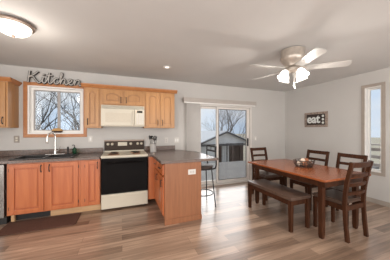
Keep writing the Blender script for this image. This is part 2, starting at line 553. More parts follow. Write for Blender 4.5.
MB().box(-1.9, 0.45, 0.9, 1.0, 0, ez).build('back_wall', 'slat_white', pv)
MB().box(0.46, 1.9, 0.9, 1.0, 0, ez).build('wood_door', 'post_brown', pv)
# long lower house roof behind on the left
hs = thing('neighbour_house', 'grey roofed house standing behind the outbuilding on the left', 'house', (3.2, 16.5, -1.5))
MB().box(-4.2, 4.0, 0, 4, 0, 2.0).build('house_wall', 'shed_siding', hs)
MB().prism([(-0.4, 2.0), (2.0, 3.05), (4.4, 2.0)], 'x', -4.5, 4.3).build('roof', 'shed_roof', hs)

def tree(name, label, loc, h, mat, seed, spread=0.55, depth=6, r0=0.13, group=None, low=0.28):
    rnd = random.Random(seed)
    m = MB()
    def grow(p, d, L, r, k):
        n = 4 if k > 2 else 3
        pts = [p]
        rr = [r]
        q = p.copy()
        dd = d.copy()
        for i in range(n):
            dd = (dd+Vector((rnd.uniform(-.22, .22), rnd.uniform(-.22, .22), rnd.uniform(-.05, .14)))).normalized()
            q = q+dd*L/n
            pts.append(q.copy())
            rr.append(r*(1-0.35*(i+1)/n))
        m.tube(pts, rr, 6 if k > 3 else 4)
        if k == 0: return
        for i in range(3 if k < depth else 5):
            a = rnd.uniform(0, 2*PI)
            nd = (dd+Vector((math.cos(a), math.sin(a), rnd.uniform(-.1, .5)))*spread*rnd.uniform(.7, 1.5)).normalized()
            st = pts[-1] if i < 2 else pts[rnd.randint(1, n-1)]
            grow(st, nd, L*rnd.uniform(.62, .85), rr[-1]*rnd.uniform(.6, .8), k-1)
    grow(Vector((0, 0, 0)), Vector((0.03, 0, 1)), h*low, r0, depth)
    o = m.build(name, mat)
    o.location = loc
    return tag(o, label, 'tree', group)
tree('bare_tree', 'bare dark tree outside the left pane of the kitchen window', (-3.55, 10.8, -1.5), 7.2, 'bark', 3, 0.6, 6, 0.15)
tree('bare_tree', 'bare dark forked tree outside the right pane of the kitchen window', (-1.80, 8.4, -1.5), 5.9, 'bark', 11, 0.6, 5, 0.15)
tree('bare_tree', 'smaller bare tree set far back behind the kitchen window trees', (-4.6, 14.5, -1.5), 6.5, 'bark', 5, 0.6, 6, 0.09)
tree('bare_tree', 'tall bare pale tree rising behind the outbuilding gable', (9.3, 15.6, -1.5), 6.6, 'bark_pale', 21, 0.6, 6, 0.22)
tree('bare_tree', 'bare thin tree low behind the outbuilding seen in the left door pane', (6.4, 22.5, -1.5), 5.0, 'bark_pale', 8, 0.6, 5, 0.09)

# ------------------------------------------------------------------ cabinets
CF = 3.47     # base cabinet face
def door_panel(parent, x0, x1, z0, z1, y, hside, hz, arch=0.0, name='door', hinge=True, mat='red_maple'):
    """raised panel door facing -y at plane y (front)"""
    st = 0.058
    st = min(st, (x1-x0)*0.25)
    th = 0.02
    m = MB()
    m.box(x0, x0+st, y, y+th, z0, z1, 0.003).box(x1-st, x1, y, y+th, z0, z1, 0.003)
    m.box(x0+st, x1-st, y, y+th, z0, z0+st, 0.003)
    xa, xb = x0+st, x1-st
    if arch:
        N = 12
        top = [(xa+(xb-xa)*k/N, z1-st-arch+arch*math.sin(PI*k/N)) for k in range(N+1)]
        m.prism([(xb, z1-0.001), (xa, z1-0.001)]+top, 'y', y+0.001, y+th)
    else:
        top = [(xa, z1-st), (xb, z1-st)]
        m.box(xa, xb, y, y+th, z1-st, z1, 0.003)
    d = m.build(name, mat, parent)
    # recessed field and raised centre
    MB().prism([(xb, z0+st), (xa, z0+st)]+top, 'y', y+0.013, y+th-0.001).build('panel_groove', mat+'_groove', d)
    g = 0.02
    cx = (xa+xb)/2
    sc = ((xb-xa)-2*g)/(xb-xa)
    tp = [(cx+(u-cx)*sc, v-g) for u, v in top]
    MB().prism([(xb-g, z0+st+g), (xa+g, z0+st+g)]+tp, 'y', y+0.004, y+0.0128, 0.004).build('raised_panel', mat, d)
    if hside:
        hx = x0+st*0.5 if hside == 'l' else x1-st*0.5
        MB().tube([(hx, y-0.0005, hz-0.045), (hx, y-0.018, hz-0.045), (hx, y-0.026, hz-0.02), (hx, y-0.026, hz+0.02), (hx, y-0.018, hz+0.045), (hx, y-0.0005, hz+0.045)], 0.0055, 8)\
            .sphere((hx, y-0.003, hz-0.047), 0.010, 1, (1, .4, 1.4)).sphere((hx, y-0.003, hz+0.047), 0.010, 1, (1, .4, 1.4)).build('handle', 'black_iron', d)
        if hinge:
            hh = x1+0.004 if hside == 'l' else x0-0.004
            for zz in (z0+0.08, z1-0.08):
                MB().box(hh-0.004, hh+0.004, y+0.006, y+0.0195, zz-0.022, zz+0.022).build('hinge', 'black_iron', d)
    return d

# sink base
c = thing('base_cabinet', 'two door wooden base cabinet under the black sink', 'cabinet', (-1.075, CF, 0))
o = Vector((-1.075, CF, 0))
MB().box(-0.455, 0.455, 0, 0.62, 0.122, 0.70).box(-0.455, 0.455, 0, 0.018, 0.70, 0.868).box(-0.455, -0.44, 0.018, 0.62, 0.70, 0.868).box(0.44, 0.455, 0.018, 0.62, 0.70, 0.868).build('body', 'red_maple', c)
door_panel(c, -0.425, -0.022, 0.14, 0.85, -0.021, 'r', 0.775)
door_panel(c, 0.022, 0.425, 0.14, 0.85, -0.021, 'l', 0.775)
MB().box(0.03, 0.455, 0.105, 0.123, 0.0, 0.121).build('toe_board', 'pale_board', c)
MB().box(-0.43, 0.028, 0.125, 0.14, 0.0, 0.121).build('toe_shade_sheet', 'black_matte', c)  # black sheet, darkness of the open toe space put into its colour
MB().box(-0.435, -0.395, 0.06, 0.10, 0.0, 0.121).build('toe_post', 'pale_board', c)
# narrow base
c = thing('base_cabinet', 'narrow single door wooden base cabinet beside the range', 'cabinet', (-0.4775, CF, 0))
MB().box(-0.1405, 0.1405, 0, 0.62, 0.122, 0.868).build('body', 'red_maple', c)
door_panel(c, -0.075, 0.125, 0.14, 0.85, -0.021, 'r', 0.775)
MB().box(-0.1405, 0.1405, 0.105, 0.123, 0.0, 0.121).build('toe_board', 'pale_board', c)

# dishwasher
c = thing('dishwasher', 'stainless dishwasher at the left end of the base cabinets', 'dishwasher', (-1.84, CF, 0))
MB().box(-0.295, 0.295, 0.03, 0.6, 0.0, 0.865).build('body', 'black_matte', c)
MB().box(-0.29, 0.29, -0.03, 0.028, 0.11, 0.86, 0.006).build('door', 'stainless', c)
MB().tube([(-0.22, -0.031, 0.78), (-0.22, -0.06, 0.78), (0.22, -0.06, 0.78), (0.22, -0.031, 0.78)], 0.009, 8).build('handle', 'nickel', c)

# left counter with sink cut-out
SX0, SX1, SY0, SY1 = -1.50, -0.76, 3.53, 3.98
ct = tag(MB().box(-2.6, SX0, 3.425, D-0.001, 0.87, 0.91, 0.006).box(SX1, -0.345, 3.425, D-0.001, 0.87, 0.91, 0.006)
    .box(SX0, SX1, 3.425, SY0, 0.87, 0.91).box(SX0, SX1, SY1, D-0.001, 0.87, 0.91)
    .box(-2.6, -0.345, D-0.022, D-0.001, 0.911, 1.005, 0.004).build('countertop', 'counter_laminate'),
    'dark laminate countertop with backsplash running under the kitchen window', 'countertop')
ct = tag(MB().prism([(0.51, 2.62), (1.39, 2.62), (1.41, 2.64), (1.41, 3.62), (1.12, D-0.001), (0.438, D-0.001), (0.438, 3.43), (0.50, 3.43), (0.50, 2.63)], 'z', 0.871, 0.911, 0.005)
    .box(0.438, 1.10, D-0.022, D-0.001, 0.912, 1.005, 0.004).build('countertop', 'counter_laminate'),
    'dark laminate L shaped countertop on the peninsula', 'countertop')
# sink
sk = thing('kitchen_sink', 'black double bowl sink set in the counter under the window', 'sink', (-1.13, 3.755, 0.91))
rim = MB()
rim.box(-0.40, 0.40, -0.255, -0.215, 0.001, 0.012, 0.003).box(-0.40, 0.40, 0.135, 0.255, 0.001, 0.012, 0.003)
rim.box(-0.40, -0.36, -0.215, 0.135, 0.001, 0.012).box(0.36, 0.40, -0.215, 0.135, 0.001, 0.012).box(-0.015, 0.015, -0.215, 0.135, 0.001, 0.012)
rim.build('rim', 'sink_composite', sk)
for a, b_ in ((-0.36, -0.015), (0.015, 0.36)):
    MB().box(a, b_, -0.215, 0.135, -0.19, -0.18).box(a, a+0.006, -0.215, 0.135, -0.18, 0.001).box(b_-0.006, b_, -0.215, 0.135, -0.18, 0.001)\
        .box(a, b_, -0.215, -0.209, -0.18, 0.001).box(a, b_, 0.129, 0.135, -0.18, 0.001).build('bowl', 'sink_composite', sk)
# faucet
f = thing('faucet', 'tall chrome gooseneck faucet on the black sink', 'faucet', (-1.085, 3.94, 0.9225))
MB().box(-0.14, 0.14, -0.03, 0.03, 0, 0.012, 0.005).build('base_plate', 'nickel', f)
MB().lathe([(0.024, 0.0125), (0.022, 0.06), (0.017, 0.08)], n=16).build('body', 'nickel', f, True)
dr = Vector((-0.60, -0.80, 0)).normalized()
pts = [(0, 0, 0.08), (0, 0, 0.26)]
for k in range(9):
    a = PI-k*PI/8
    p = dr*(0.068+0.068*math.cos(a))
    pts.append((p.x, p.y, 0.31+0.068*math.sin(a)))
e = dr*0.138
pts += [(e.x, e.y, 0.27)]
MB().tube(pts, 0.0115, 10).build('spout', 'nickel', f, True)
MB().lathe([(0.017, 0.20), (0.021, 0.21), (0.018, 0.269)], (e.x, e.y, 0), 14).build('spray_head', 'nickel', f, True)
MB().tube([(0.022, 0, 0.06), (0.05, 0, 0.07), (0.075, -0.02, 0.14)], [0.010, 0.008, 0.006], 8).build('lever', 'nickel', f, True)
# side sprayer on the sink deck
sp = tag(MB().lathe([(0.018, 0), (0.018, 0.01), (0.011, 0.02), (0.010, 0.06), (0.016, 0.075), (0.016, 0.12), (0.008, 0.13)], n=14).build('side_sprayer', 'black_matte', None, True),
    'small black side sprayer on the sink right of the faucet', 'sprayer')
sp.location = (-0.895, 3.93, 0.9225)
# soap bottle
sb = thing('soap_bottle', 'green soap pump bottle at the right of the sink', 'bottle', (-0.80, 3.955, 0.9225))
MB().lathe([(0.030, 0), (0.034, 0.01), (0.034, 0.075), (0.028, 0.095), (0.013, 0.105)], n=18).build('bottle_body', 'green_glass', sb, True)
MB().tube([(0, 0, 0.106), (0, 0, 0.15), (-0.012, 0, 0.156), (-0.038, 0, 0.150)], 0.006, 8).lathe([(0.014, 0.106), (0.014, 0.118)], n=12).build('pump', 'black_matte', sb)
# straw ornament on the window sill
bo = thing('wicker_ornament', 'small tan rounded wicker ornament on the kitchen window sill', 'ornament', (-1.105, D+0.028, KZ0+0.0235))
MB().lathe([(0.030, 0), (0.044, 0.02), (0.046, 0.035)], n=18, sx=1.9).build('bowl', 'dark_wicker', bo, True)
MB().lathe([(0.046, 0.036), (0.042, 0.058), (0.028, 0.076), (0.008, 0.083)], n=18, sx=1.9).build('dome_top', 'straw', bo, True)

# peninsula
PX = 0.56
pc = thing('peninsula_cabinet', 'wooden peninsula cabinet with drawers facing the range and a plain end panel', 'cabinet', (PX, 2.645, 0))
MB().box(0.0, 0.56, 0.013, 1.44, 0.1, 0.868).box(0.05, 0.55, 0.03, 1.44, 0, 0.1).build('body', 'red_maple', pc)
MB().box(0.0, 0.56, -0.006, 0.012, 0.0, 0.868).build('end_panel', 'panel_veneer', pc)
MB().box(0.0, 0.565, -0.02, -0.007, 0.0, 0.075, 0.003).build('base_trim', 'panel_veneer', pc)
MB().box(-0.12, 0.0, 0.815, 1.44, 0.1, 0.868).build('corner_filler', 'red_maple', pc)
def side_front(y0, y1, z0, z1, name, hz, vertical):
    """door / drawer facing -x"""
    m = MB().box(-0.021, -0.001, y0, y1, z0, z1, 0.004)
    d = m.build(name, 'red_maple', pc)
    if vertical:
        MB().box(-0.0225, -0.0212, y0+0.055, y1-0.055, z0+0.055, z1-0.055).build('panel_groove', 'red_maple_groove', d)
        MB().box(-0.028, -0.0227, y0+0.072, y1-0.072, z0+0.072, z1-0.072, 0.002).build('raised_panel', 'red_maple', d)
        yy = y0+0.03
        a, b_ = (yy, hz-0.045), (yy, hz+0.045)
    else:
        ym = (y0+y1)/2
        a, b_ = (ym-0.045, hz), (ym+0.045, hz)
    MB().tube([(-0.0215, a[0], a[1]), (-0.045, a[0], a[1]), (-0.045, b_[0], b_[1]), (-0.0215, b_[0], b_[1])], 0.0055, 8).build('handle', 'black_iron', d)
side_front(0.03, 0.38, 0.70, 0.85, 'drawer', 0.775, False)
side_front(0.42, 0.77, 0.70, 0.85, 'drawer', 0.775, False)
side_front(0.03, 0.38, 0.13, 0.67, 'door', 0.58, True)
side_front(0.42, 0.77, 0.13, 0.67, 'door', 0.58, True)

# upper cabinets
UB, UT, UY = 1.385, 2.095, 3.766
def crown(m, x0, x1, z, yb, ret0=True, ret1=True):
    prof = [(0, 0), (0.012, 0), (0.02, 0.012), (0.045, 0.045), (0.05, 0.062), (0, 0.062)]
    m.prism([(UY-u, z+v) for u, v in prof], 'x', x0-(0.05 if ret0 else 0), x1+(0.05 if ret1 else 0))
    for side, xx, on in ((-1, x0, ret0), (1, x1, ret1)):
        if on:
            m.prism([(xx+side*u, z+v) for u, v in prof], 'y', UY-0.001, yb)
    return m
def upper(name, label, x0, x1, z0, doors, z1=UT, mat='maple'):
    c = thing(name, label, 'cabinet', ((x0+x1)/2, UY, z0))
    xm = (x0+x1)/2
    MB().box(x0-xm, x1-xm, 0, D-0.002-UY, 0, z1-z0).build('body', mat, c)
    for a, b_, hs_, arch, hz in doors:
        door_panel(c, a-xm, b_-xm, 0.02, z1-z0-0.02, -0.021, hs_, hz, arch, hinge=False, mat=mat)
    return c
upper('wall_cabinet', 'tall narrow wooden wall cabinet between the window and the microwave', -0.612, -0.352, UB, [(-0.585, -0.385, 'l', 0.03, 0.11)])
upper('wall_cabinet', 'short wooden wall cabinet with two arched doors above the microwave', -0.351, 0.401, 1.80, [(-0.325, 0.008, 'r', 0.035, 0.10), (0.042, 0.375, 'l', 0.035, 0.10)])
upper('wall_cabinet', 'wide two door wooden wall cabinet right of the microwave', 0.402, 1.005, UB, [(0.43, 0.687, 'r', 0.03, 0.11), (0.72, 0.977, 'l', 0.03, 0.11)])
tag(crown(MB(), -0.612, 1.005, UT+0.001, D-0.002).build('crown_moulding', 'casing_wood'), 'honey wood crown moulding along the top of the cabinets over the range', 'moulding')
c = upper('wall_cabinet', 'wooden wall cabinet at the far left beside the kitchen window', -2.4, -1.648, UB, [(-2.37, -2.02, 'r', 0.0, 0.11), (-2.0, -1.672, 'r', 0.0, 0.11)])
k = crown(MB(), -2.4, -1.648, UT+0.001, D-0.002, False, True).build('crown', 'casing_wood', None)
k.parent = c
k.location = (-c.location.x, -c.location.y, -c.location.z)

# microwave
mw = thing('microwave', 'almond over the range microwave under the short wall cabinet', 'microwave', (0.024, 3.69, 1.415))
MB().box(-0.372, 0.372, 0.03, 0.40, 0, 0.383, 0.005).build('body', 'almond', mw)
md = MB().box(-0.372, 0.19, 0, 0.029, 0.02, 0.315, 0.006).build('door', 'almond', mw)
MB().box(-0.30, 0.13, -0.003, -0.0003, 0.075, 0.245, 0.001).build('window', 'almond_dark', md)
MB().box(0.153, 0.178, -0.03, -0.0005, 0.04, 0.295, 0.008).build('handle', 'almond', md)
cp = MB().box(0.193, 0.372, 0, 0.029, 0.02, 0.315, 0.006).build('control_panel', 'almond', mw)
MB().box(0.235, 0.335, -0.003, -0.0003, 0.255, 0.29).build('display', 'black_gloss', cp)
bt = MB()
for i in range(3):
    for j in range(5):
        bt.box(0.225+i*0.045, 0.258+i*0.045, -0.003, -0.0003, 0.05+j*0.038, 0.075+j*0.038, 0.001)
bt.build('buttons', 'plate_white', cp)
vg = MB()
for k in range(5):
    vg.box(-0.36, 0.36, 0.008, 0.029, 0.325+k*0.011, 0.331+k*0.011)
vg.build('vent_grille', 'almond', mw)
MB().box(-0.372, 0.372, 0.005, 0.029, 0.0, 0.018).build('bottom_trim', 'almond_dark', mw)

# range
SXC = 0.053
rg = thing('electric_range', 'almond electric range with a black oven door', 'stove', (SXC, 3.449, 0))
MB().box(-0.375, 0.375, 0.02, 0.63, 0.03, 0.885).build('body', 'almond', rg)
for sx in (-0.33, 0.33):
    for sy in (0.08, 0.55):
        MB().lathe([(0.018, 0), (0.018, 0.029)], (sx, sy, 0), 10).build('foot', 'black_matte', rg)
MB().box(-0.381, 0.381, -0.01, 0.60, 0.886, 0.915, 0.006).build('cooktop', 'almond', rg)
od = MB().box(-0.372, 0.372, -0.02, 0.018, 0.285, 0.872, 0.006).build('oven_door', 'black_gloss', rg)
MB().box(-0.25, 0.25, -0.023, -0.0205, 0.40, 0.68, 0.001).build('oven_window', 'black_gloss', od)
MB().tube([(-0.30, -0.0205, 0.80), (-0.30, -0.055, 0.80), (0.30, -0.055, 0.80), (0.30, -0.0205, 0.80)], 0.011, 10).build('handle', 'black_gloss', od)
dw = MB().box(-0.372, 0.372, -0.018, 0.018, 0.04, 0.275, 0.006).build('drawer', 'almond', rg)
MB().box(-0.37, 0.37, -0.026, -0.0185, 0.225, 0.262, 0.003).build('drawer_pull', 'almond', dw)
MB().box(-0.375, 0.375, 0.601, 0.638, 0.886, 1.15, 0.006).build('backguard', 'brown_panel', rg)
MB().box(-0.37, 0.37, 0.575, 0.6005, 0.916, 0.945).build('backguard_lip', 'almond', rg)
MB().box(-0.378, 0.378, 0.592, 0.600, 1.128, 1.152).build('backguard_trim', 'bronze', rg)
for x in (-0.31, -0.235, 0.11, 0.245, 0.32):
    MB().lathe([(0.026, 0), (0.024, 0.016), (0.018, 0.02)], (x, 0.600, 1.07), 16, Matrix.Rotation(R(90), 3, 'X')).build('knob', 'almond_dark', rg, True)
MB().box(-0.13, 0.04, 0.594, 0.6005, 1.035, 1.105).build('clock_panel', 'almond_dark', rg)
for x, y, r in ((-0.19, 0.17, 0.10), (0.19, 0.17, 0.08), (-0.19, 0.42, 0.08), (0.19, 0.42, 0.10)):
    bu = MB().lathe([(r, 0.9155), (r, 0.921), (r-0.012, 0.923), (r-0.02, 0.918)], (x, y, 0), 24).build('burner', 'rust_pan', rg, True)
    pts = []
    for k in range(61):
        a = k*2*PI/15
        rr = 0.018+(r-0.03)*k/60
        pts.append((x+rr*math.cos(a), y+rr*math.sin(a), 0.9275))
    MB().tube(pts, 0.004, 5).build('coil', 'black_iron', bu)

# crock and utensils
cx_, cy_ = 0.575, 3.80
ck = tag(MB().lathe([(0.058, 0), (0.062, 0.006), (0.062, 0.158), (0.065, 0.162), (0.058, 0.162), (0.056, 0.158), (0.056, 0.02), (0.02, 0.012)], n=24).build('utensil_crock', 'crock_glaze', None, True),
    'silver utensil crock on the corner of the counter by the range', 'crock')
ck.location = (cx_, cy_, 0.9115)
def utensil(name, label, dx, dy, L, head, tilt):
    t = thing(name, label, 'utensil', (cx_+dx, cy_+dy, 0.9315))
    d = Vector((tilt[0], tilt[1], 1)).normalized()
    e = d*L
    MB().tube([(0, 0, 0), e*0.5, e], [0.005, 0.006, 0.006], 8).build('handle', 'nickel' if head == 'whisk' else 'utensil_dark', t)
    rot = d.to_track_quat('Z', 'Y').to_matrix()
    if head == 'spoon':
        m = MB().lathe([(0.006, 0), (0.032, 0.02), (0.041, 0.048), (0.032, 0.082), (0.008, 0.10)], tuple(e), 14, rot, 1, 0.35)
        m.build('spoon_bowl', 'utensil_dark', t, True)
    elif head == 'ladle':
        c2 = e+Vector((0, -0.02, 0.03))
        MB().lathe([(0.008, -0.035), (0.03, -0.022), (0.04, 0.0), (0.036, 0.0), (0.026, -0.018), (0.006, -0.028)], tuple(c2), 16, Matrix.Rotation(R(60), 3, 'X')).build('ladle_bowl', 'utensil_dark', t, True)
    elif head == 'turner':
        m = MB()
        M3 = rot
        pr = [(-0.02, 0), (0.02, 0), (0.036, 0.03), (0.036, 0.085), (-0.036, 0.085), (-0.036, 0.03)]
        A = [m.bm.verts.new(e+M3 @ Vector((u, -0.002, v))) for u, v in pr]
        B = [m.bm.verts.new(e+M3 @ Vector((u, 0.002, v))) for u, v in pr]
        m.bm.faces.new(A[::-1]); m.bm.faces.new(B)
        for q in range(6):
            m.bm.faces.new((A[q], A[(q+1) % 6], B[(q+1) % 6], B[q]))
        m.build('turner_blade', 'utensil_dark', t)
    elif head == 'whisk':
        m = MB()
        for q in range(4):
            a = q*PI/4
            pts = []
            for k in range(13):
                u = k/12*2*PI/2
                r_ = 0.03*math.sin(u)*1
                pts.append(e+rot @ Vector((math.cos(a)*0.03*math.sin(2*u)*1.0, math.sin(a)*0.03*math.sin(2*u), 0.10*math.sin(u))))
            m.tube(pts, 0.0016, 4)
        m.build('whisk_wires', 'nickel', t)
utensil('cooking_spoon', 'black cooking spoon leaning left in the utensil crock', -0.030, -0.006, 0.22, 'spoon', (-0.14, -0.02))
utensil('slotted_turner', 'black turner leaning far right in the utensil crock', 0.032, -0.008, 0.21, 'turner', (0.13, 0.0))
utensil('ladle', 'black ladle standing at the back left of the utensil crock', -0.010, 0.032, 0.24, 'ladle', (-0.03, 0.09))
utensil('whisk', 'metal whisk upright in the middle of the utensil crock', 0.0, -0.025, 0.19, 'whisk', (0.02, -0.08))
utensil('cooking_spoon', 'black cooking spoon leaning right behind the turner in the utensil crock', 0.022, 0.028, 0.20, 'spoon', (0.07, 0.09))

# wall plates
def plate(name, label, x, z, w_, h_, mat, kind, cat='outlet'):
    t = thing(name, label, cat, (x, D-0.008, z))
    MB().box(-w_/2, w_/2, 0, 0.007, -h_/2, h_/2, 0.002).build('cover_plate', mat, t)
    n_ = max(1, round(w_/0.075))
    for k in range(n_):
        xx = (k-(n_-1)/2)*0.046
        if kind == 'outlet':
            for s_ in (-0.02, 0.02):
                MB().box(xx-0.014, xx+0.014, -0.002, -0.0003, s_-0.013, s_+0.013, 0.0008).build('socket', 'slot_grey' if mat != 'plate_brown' else 'almond', t)
        else:
            MB().box(xx-0.014, xx+0.014, -0.003, -0.0003, -0.03, 0.03, 0.0008).build('rocker', 'white_paint', t)
    return t
plate('wall_outlet', 'grey brown metal outlet plate on the wall left of the kitchen window', -1.675, 1.19, 0.075, 0.118, 'plate_brown', 'outlet')
plate('light_switch', 'white switch plate on the wall between window and range', -0.565, 1.175, 0.075, 0.118, 'plate_white', 'switch', 'switch')
plate('wall_outlet', 'white outlet plate above the backsplash right of the utensil crock', 0.905, 1.12, 0.075, 0.118, 'plate_white', 'outlet')
plate('light_switch', 'white double switch plate next to the patio door blinds', 1.14, 1.12, 0.118, 0.118, 'plate_white', 'switch', 'switch')
plate('light_switch', 'white switch plate on the wall right of the patio door', 3.30, 1.12, 0.075, 0.118, 'plate_white', 'switch', 'switch')
t = thing('wall_outlet', 'white outlet plate on the peninsula end panel', 'outlet', (0.97, 2.633, 0.725))
MB().box(-0.06, 0.06, 0, 0.0055, -0.038, 0.038, 0.002).build('cover_plate', 'plate_white', t)
for s_ in (-0.02, 0.02):
    MB().box(s_-0.013, s_+0.013, -0.002, -0.0003, -0.014, 0.014, 0.0008).build('socket', 'slot_grey', t)

# rug
tag(MB().prism([(-1.50, 3.12), (-0.64, 3.12), (-0.615, 3.145), (-0.615, 3.52), (-1.525, 3.52), (-1.525, 3.145)], 'z', 0.001, 0.012, 0.003).build('floor_mat', 'rug_fibre'),
    'dark brown mat on the floor in front of the sink cabinet', 'mat')

# ------------------------------------------------------------------ vertical blinds
bl = thing('vertical_blinds', 'vertical blinds stacked at the left of the patio door', 'blinds', (1.27, D-0.02, 0))
MB().box(0.0, 1.97, -0.10, -0.012, 1.985, 2.075, 0.004).build('valance', 'valance_vinyl', bl)
MB().box(0.02, 1.95, -0.075, -0.035, 1.955, 1.984).build('head_rail', 'white_paint', bl)
for k in range(13):
    x = 0.10+k*0.026
    a = R(48)
    c_, s_ = math.cos(a)*0.042, math.sin(a)*0.042
    MB().bar((x, -0.055, 0.03), (x, -0.055, 1.954), 0.0025, 0.085, up=(math.cos(a), math.sin(a), 0)).build('vane', 'blind_vinyl', bl)

# ------------------------------------------------------------------ signs
L_ = [
 [(0.25, 2.0), (0.18, 1.2), (0.05, 0.0)],
 [(1.25, 2.0), (0.7, 1.35), (0.2, 0.95), (0.6, 1.0), (0.95, 0.4), (1.25, 0.02), (1.5, 0.2), (1.72, 0.6), (1.80, 1.0), (1.72, 0.3), (1.9, 0.0), (2.15, 0.3),
  (2.45, 1.2), (2.58, 1.9), (2.48, 1.0), (2.42, 0.3), (2.6, 0.0), (2.9, 0.3), (3.1, 0.75), (3.4, 1.0), (3.6, 0.85)],
 [(3.4, 1.0), (3.15, 0.7), (3.1, 0.3), (3.3, 0.0), (3.65, 0.25), (3.95, 1.1), (4.12, 1.8), (4.0, 2.0), (3.92, 1.5), (3.9, 0.6), (3.9, 0.0)],
 [(3.9, 0.2), (4.05, 0.75), (4.3, 1.0), (4.45, 0.8), (4.42, 0.25), (4.6, 0.0), (4.9, 0.3), (5.25, 0.6), (5.3, 0.9), (5.1, 1.0), (4.92, 0.6), (4.98, 0.15), (5.25, 0.0), (5.5, 0.25), (5.68, 0.95), (5.7, 0.5), (5.68, 0.0)],
 [(5.68, 0.2), (5.85, 0.75), (6.1, 1.0), (6.28, 0.8), (6.25, 0.25), (6.45, 0.0), (6.8, 0.35)],
 [(2.2, 1.35), (2.6, 1.42), (2.95, 1.40)],
]
sg = thing('word_sign', 'metal script word sign reading Kitchen above the kitchen window', 'sign', (-1.51, D-0.056, 2.172))
ux, uz = 0.83/6.8, 0.100
back, front = MB(), MB()
for st in L_:
    p = smoothpts([(x*ux, 0, z*uz) for x, z in st], 5)
    front.tube([(q.x, 0, q.z) for q in p], 0.0092, 6)
    back.sweep([(q.x, 0.020, q.z) for q in p], 0.026, 0.034, (0, 1, 0))
front.sphere((1.88*ux, 0, 1.45*uz), 0.014, 1)
back.box(1.88*ux-0.018, 1.88*ux+0.018, 0.008, 0.032, 1.45*uz-0.018, 1.45*uz+0.018)
front.build('letter_face', 'sign_pale', sg)
back.build('letter_edge', 'sign_dark', sg)

es = thing('framed_sign', 'framed dark eat sign with a barnwood frame on the dining wall', 'sign', (WX-0.002, 3.18, 1.597))
# local: -x towards the room, y along the wall (left in the picture = +y)
hw, hh = 0.285, 0.178
fw = 0.05
MB().box(-0.028, 0, -hw, hw, hh-fw, hh, 0.003).box(-0.028, 0, -hw, hw, -hh, -hh+fw, 0.003)\
    .box(-0.028, 0, -hw, -hw+fw, -hh+fw, hh-fw, 0.003).box(-0.028, 0, hw-fw, hw, -hh+fw, hh-fw, 0.003).build('frame', 'frame_barnwood', es)
MB().box(-0.012, -0.001, -hw+fw, hw-fw, -hh+fw, hh-fw).build('board', 'board_dark', es)
tcv = bpy.data.curves.new('letters', 'FONT')
tcv.body = 'eat'
tcv.size = 0.285
tcv.extrude = 0.004
tcv.offset = 0.007
tcv.align_x = 'CENTER'
to = bpy.data.objects.new('letters_curve', tcv)
COL.objects.link(to)
bpy.context.view_layer.update()
me = bpy.data.meshes.new_from_object(to.evaluated_get(bpy.context.evaluated_depsgraph_get()))
bpy.data.objects.remove(to)
lo = bpy.data.objects.new('letters', me)
COL.objects.link(lo)
me.materials.clear()
me.materials.append(MATS['letter_white'])
lo.parent = es
lo.matrix_local = Matrix.Translation((-0.017, 0.055, -0.075)) @ Matrix(((0, 0, -1, 0), (-0.92, 0, 0, 0), (0, 1.0, 0, 0), (0, 0, 0, 1)))
for z in (0.078, 0.0, -0.078):
    MB().lathe([(0.027, 0), (0.027, 0.003), (0.016, 0.006)], (-0.0125, -0.178, z), 16, Matrix.Rotation(R(-90), 3, 'Y')).build('disc', 'letter_white', es)
MB().box(-0.0145, -0.0125, -0.13, 0.225, -0.122, -0.088).build('lower_band', 'brown_panel', es)

# ------------------------------------------------------------------ ceiling lights
dl = thing('ceiling_light', 'round flush ceiling light with a bronze ring at the top left', 'ceiling light', (-1.03, 2.45, H))
MB().lathe([(0.12, -0.001), (0.158, -0.008), (0.172, -0.02), (0.172, -0.034), (0.15, -0.04), (0.14, -0.025)], n=40).build('ring', 'bronze', dl, True)
MB().lathe([(0.148, -0.042), (0.145, -0.062), (0.128, -0.09), (0.098, -0.112), (0.055, -0.126), (0.012, -0.130)], n=40).build('glass_bowl', 'lamp_glass', dl, True)
MB().lathe([(0.012, -0.1305), (0.016, -0.138), (0.010, -0.150), (0.003, -0.158)], n=14).build('finial', 'bronze', dl, True)
light('dome_lamp', 'POINT', (-1.03, 2.45, 2.17), 7, (1.0, 0.93, 0.84), 0.12)
rl = thing('recessed_light', 'small round recessed light in the ceiling over the kitchen', 'ceiling light', (0.726, 3.225, H))
MB().lathe([(0.060, -0.001), (0.075, -0.004), (0.075, -0.009), (0.055, -0.007)], n=28).build('trim_ring', 'white_paint', rl, True)
MB().lathe([(0.052, -0.003), (0.052, -0.006), (0.03, -0.0075)], n=24).build('lens', 'bulb_glass', rl, True)
lr = light('recessed_lamp', 'SPOT', (0.726, 3.225, 2.42), 18, (1.0, 0.92, 0.82), 0.05)
lr.data.spot_size = R(130)
lr.data.spot_blend = 0.6

